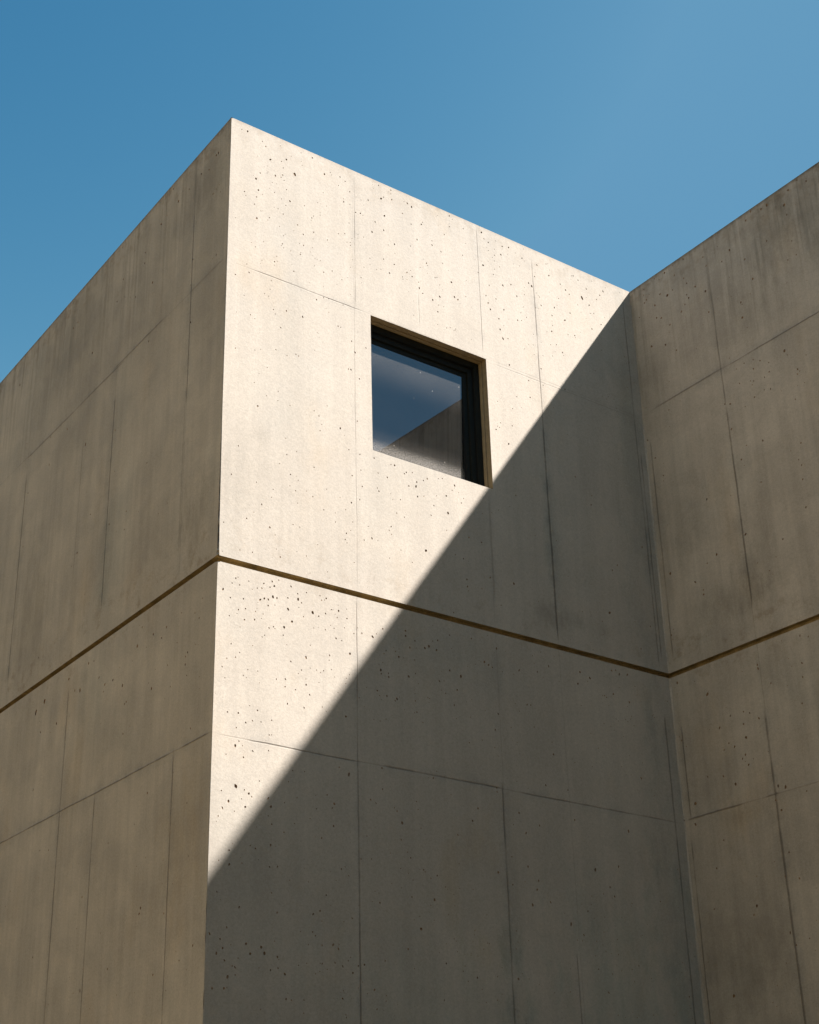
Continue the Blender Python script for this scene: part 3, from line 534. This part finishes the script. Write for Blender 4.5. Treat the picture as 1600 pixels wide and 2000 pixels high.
# reveal: outer concrete return, a narrow drip groove, inner return
bm = bmesh.new(); uvl = bm.loops.layers.uv.new('UVMap')
loop0 = [Vector((x, 0, z)) for x, z in WIN]; loop0.append(loop0[0])
def rect(y, k):
    P = []
    for a, b in ((win[0], win[1]), (win[1], win[2]), (win[2], win[3]), (win[3], win[0])):
        for i in range(90):
            t = i/90; x, z = a[0]+(b[0]-a[0])*t, a[1]+(b[1]-a[1])*t
            cx, cz = (WX0+WX1)/2, (WZ0+WZ1)/2
            x += k*(1 if x > cx else -1)*min(1, abs(x-cx)/0.5); z += k*(1 if z > cz else -1)*min(1, abs(z-cz)/0.5)
            P.append(Vector((x, y, z)))
    P.append(P[0]); return P
rings = [loop0, rect(0.006, 0.0), rect(0.050, 0.0), rect(0.051, 0.008), rect(0.055, 0.008), rect(0.056, -0.004), rect(0.19, -0.004)]
for a, b in zip(rings, rings[1:]): strip(bm, uvl, a, b, 0)
window = obj('window', bm, M_REVEAL, building)
tag(window, 'square window set back in the concrete, dark metal frame, dusty glass reflecting sky and wing')
i = 0.004
X0, X1, Z0, Z1 = WX0+i, WX1-i, WZ0+i, WZ1-i
bm = bmesh.new(); uvl = bm.loops.layers.uv.new('UVMap')
# the sash sits towards the left and the sill, so those members are slimmer
for (l, r, y0, y1) in ((0.0, 0.050, 0.090, 0.170), (0.034, 0.046, 0.116, 0.168), (0.064, 0.040, 0.134, 0.166)):
    k0 = {0.0: 0.0, 0.034: 0.050, 0.064: 0.096}[l]; sl = {0.0: 0.034, 0.034: 0.030, 0.064: 0.026}[l]
    x0, x1, z0, z1 = X0+l, X1-k0, Z0+l, Z1-k0
    box(bm, uvl, x0, x0+sl, y0, y1, z0, z1, 0.0015); box(bm, uvl, x1-r, x1, y0, y1, z0, z1, 0.0015)
    box(bm, uvl, x0+sl, x1-r, y0+0.001, y1, z0, z0+sl, 0.0015); box(bm, uvl, x0+sl, x1-r, y0+0.001, y1, z1-r, z1, 0.0015)
obj('frame', bm, M_FRAME, window)
PX0, PX1, PZ0, PZ1 = X0+0.088, X1-0.134, Z0+0.088, Z1-0.134
bm = bmesh.new(); uvl = bm.loops.layers.uv.new('UVMap')
box(bm, uvl, X1-0.052, X1-0.046, 0.106, 0.116, Z0+0.04, Z1-0.052); box(bm, uvl, X0+0.04, X1-0.052, 0.107, 0.116, Z1-0.052, Z1-0.046)
box(bm, uvl, PX1-0.004, PX1+0.004, 0.139, 0.148, PZ0+0.004, PZ1-0.004); box(bm, uvl, PX0, PX1+0.004, 0.140, 0.148, PZ1-0.004, PZ1+0.004)
obj('seal', bm, M_SEAL, window)
bm = bmesh.new(); uvl = bm.loops.layers.uv.new('UVMap')
box(bm, uvl, PX0, PX1, 0.150, 0.158, PZ0, PZ1)
for v in bm.verts:            # the pane leans out by a few millimetres, as bedded glass does
    v.co.y -= 0.022*(v.co.z-(PZ0+PZ1)/2)
pane = obj('pane', bm, M_GLASS, window)
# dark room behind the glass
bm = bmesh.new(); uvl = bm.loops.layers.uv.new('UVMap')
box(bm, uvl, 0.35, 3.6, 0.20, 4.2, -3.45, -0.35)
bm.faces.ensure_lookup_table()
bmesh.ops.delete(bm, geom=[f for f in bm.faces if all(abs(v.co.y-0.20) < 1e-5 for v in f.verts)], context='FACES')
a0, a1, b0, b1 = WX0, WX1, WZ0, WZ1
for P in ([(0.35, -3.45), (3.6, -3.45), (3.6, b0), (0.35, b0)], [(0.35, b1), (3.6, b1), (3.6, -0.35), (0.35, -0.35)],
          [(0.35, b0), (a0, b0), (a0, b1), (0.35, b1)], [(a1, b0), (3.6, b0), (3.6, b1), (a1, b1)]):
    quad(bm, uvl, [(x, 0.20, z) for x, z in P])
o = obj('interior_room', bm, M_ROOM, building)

# ground -----------------------------------------------------------------------------
bm = bmesh.new(); uvl = bm.loops.layers.uv.new('UVMap')
S = 2500
quad(bm, uvl, [(-S, -S, GROUND), (S, -S, GROUND), (S, S, GROUND), (-S, S, GROUND)])
g_ = obj('ground', bm, M_GROUND); tag(g_, 'bare warm paving around the concrete building', 'ground', kind='structure')

# unseen buildings added only for their light: they shade the low sky and
# throw sunlight back on to the shaded walls
def add_light_block(name, label, x0, x1, y0, y1, h, mat, face):
    e_ = bpy.data.objects.new(name, None); scene.collection.objects.link(e_)
    e_.location = ((x0+x1)/2, (y0+y1)/2, GROUND); tag(e_, label, 'building')
    inv = Matrix.Translation(-e_.location)
    bm = bmesh.new(); uvl = bm.loops.layers.uv.new('UVMap'); box(bm, uvl, x0, x1, y0, y1, GROUND, GROUND+h)
    k = obj('wall', bm, mat); k.parent = e_; k.matrix_parent_inverse = inv
    bm = bmesh.new(); uvl = bm.loops.layers.uv.new('UVMap'); box(bm, uvl, x0-0.2, x1+0.2, y0-0.2, y1+0.2, GROUND+h+0.003, GROUND+h+0.30)
    k = obj('roof', bm, M_ROOF); k.parent = e_; k.matrix_parent_inverse = inv
    lo, hi = (y0, y1) if face == 'x' else (x0, x1)
    n = int((hi-lo)/4.5)
    for fl in range(int(h/3.2)):
        for j in range(n):
            c = lo+(hi-lo)*(j+0.5)/n; z = GROUND+1.0+fl*3.2
            bm = bmesh.new(); uvl = bm.loops.layers.uv.new('UVMap')
            if face == 'x': box(bm, uvl, x1-0.05, x1+0.03, c-0.6, c+0.6, z, z+1.5)
            else: box(bm, uvl, c-0.6, c+0.6, y1-0.05, y1+0.03, z, z+1.5)
            k = obj('window', bm, M_FRAME); k.parent = e_; k.matrix_parent_inverse = inv
M_N1 = plain('sand_render', (0.43, 0.315, 0.135), 0.9, 0.08, 0.8)
M_N2 = plain('ochre_render', (0.42, 0.29, 0.17), 0.9, 0.08, 0.8)
add_light_block('added_light_block', 'unseen sand-coloured block added to bounce sunlight on to the shaded walls', -36, -24, -24, 40, 14.5, M_N1, 'x')
add_light_block('added_light_block', 'unseen ochre block added behind the viewer to shade the low sky', -22, 26, -36, -24, 13.0, M_N2, 'y')
print('objects', len(bpy.data.objects))
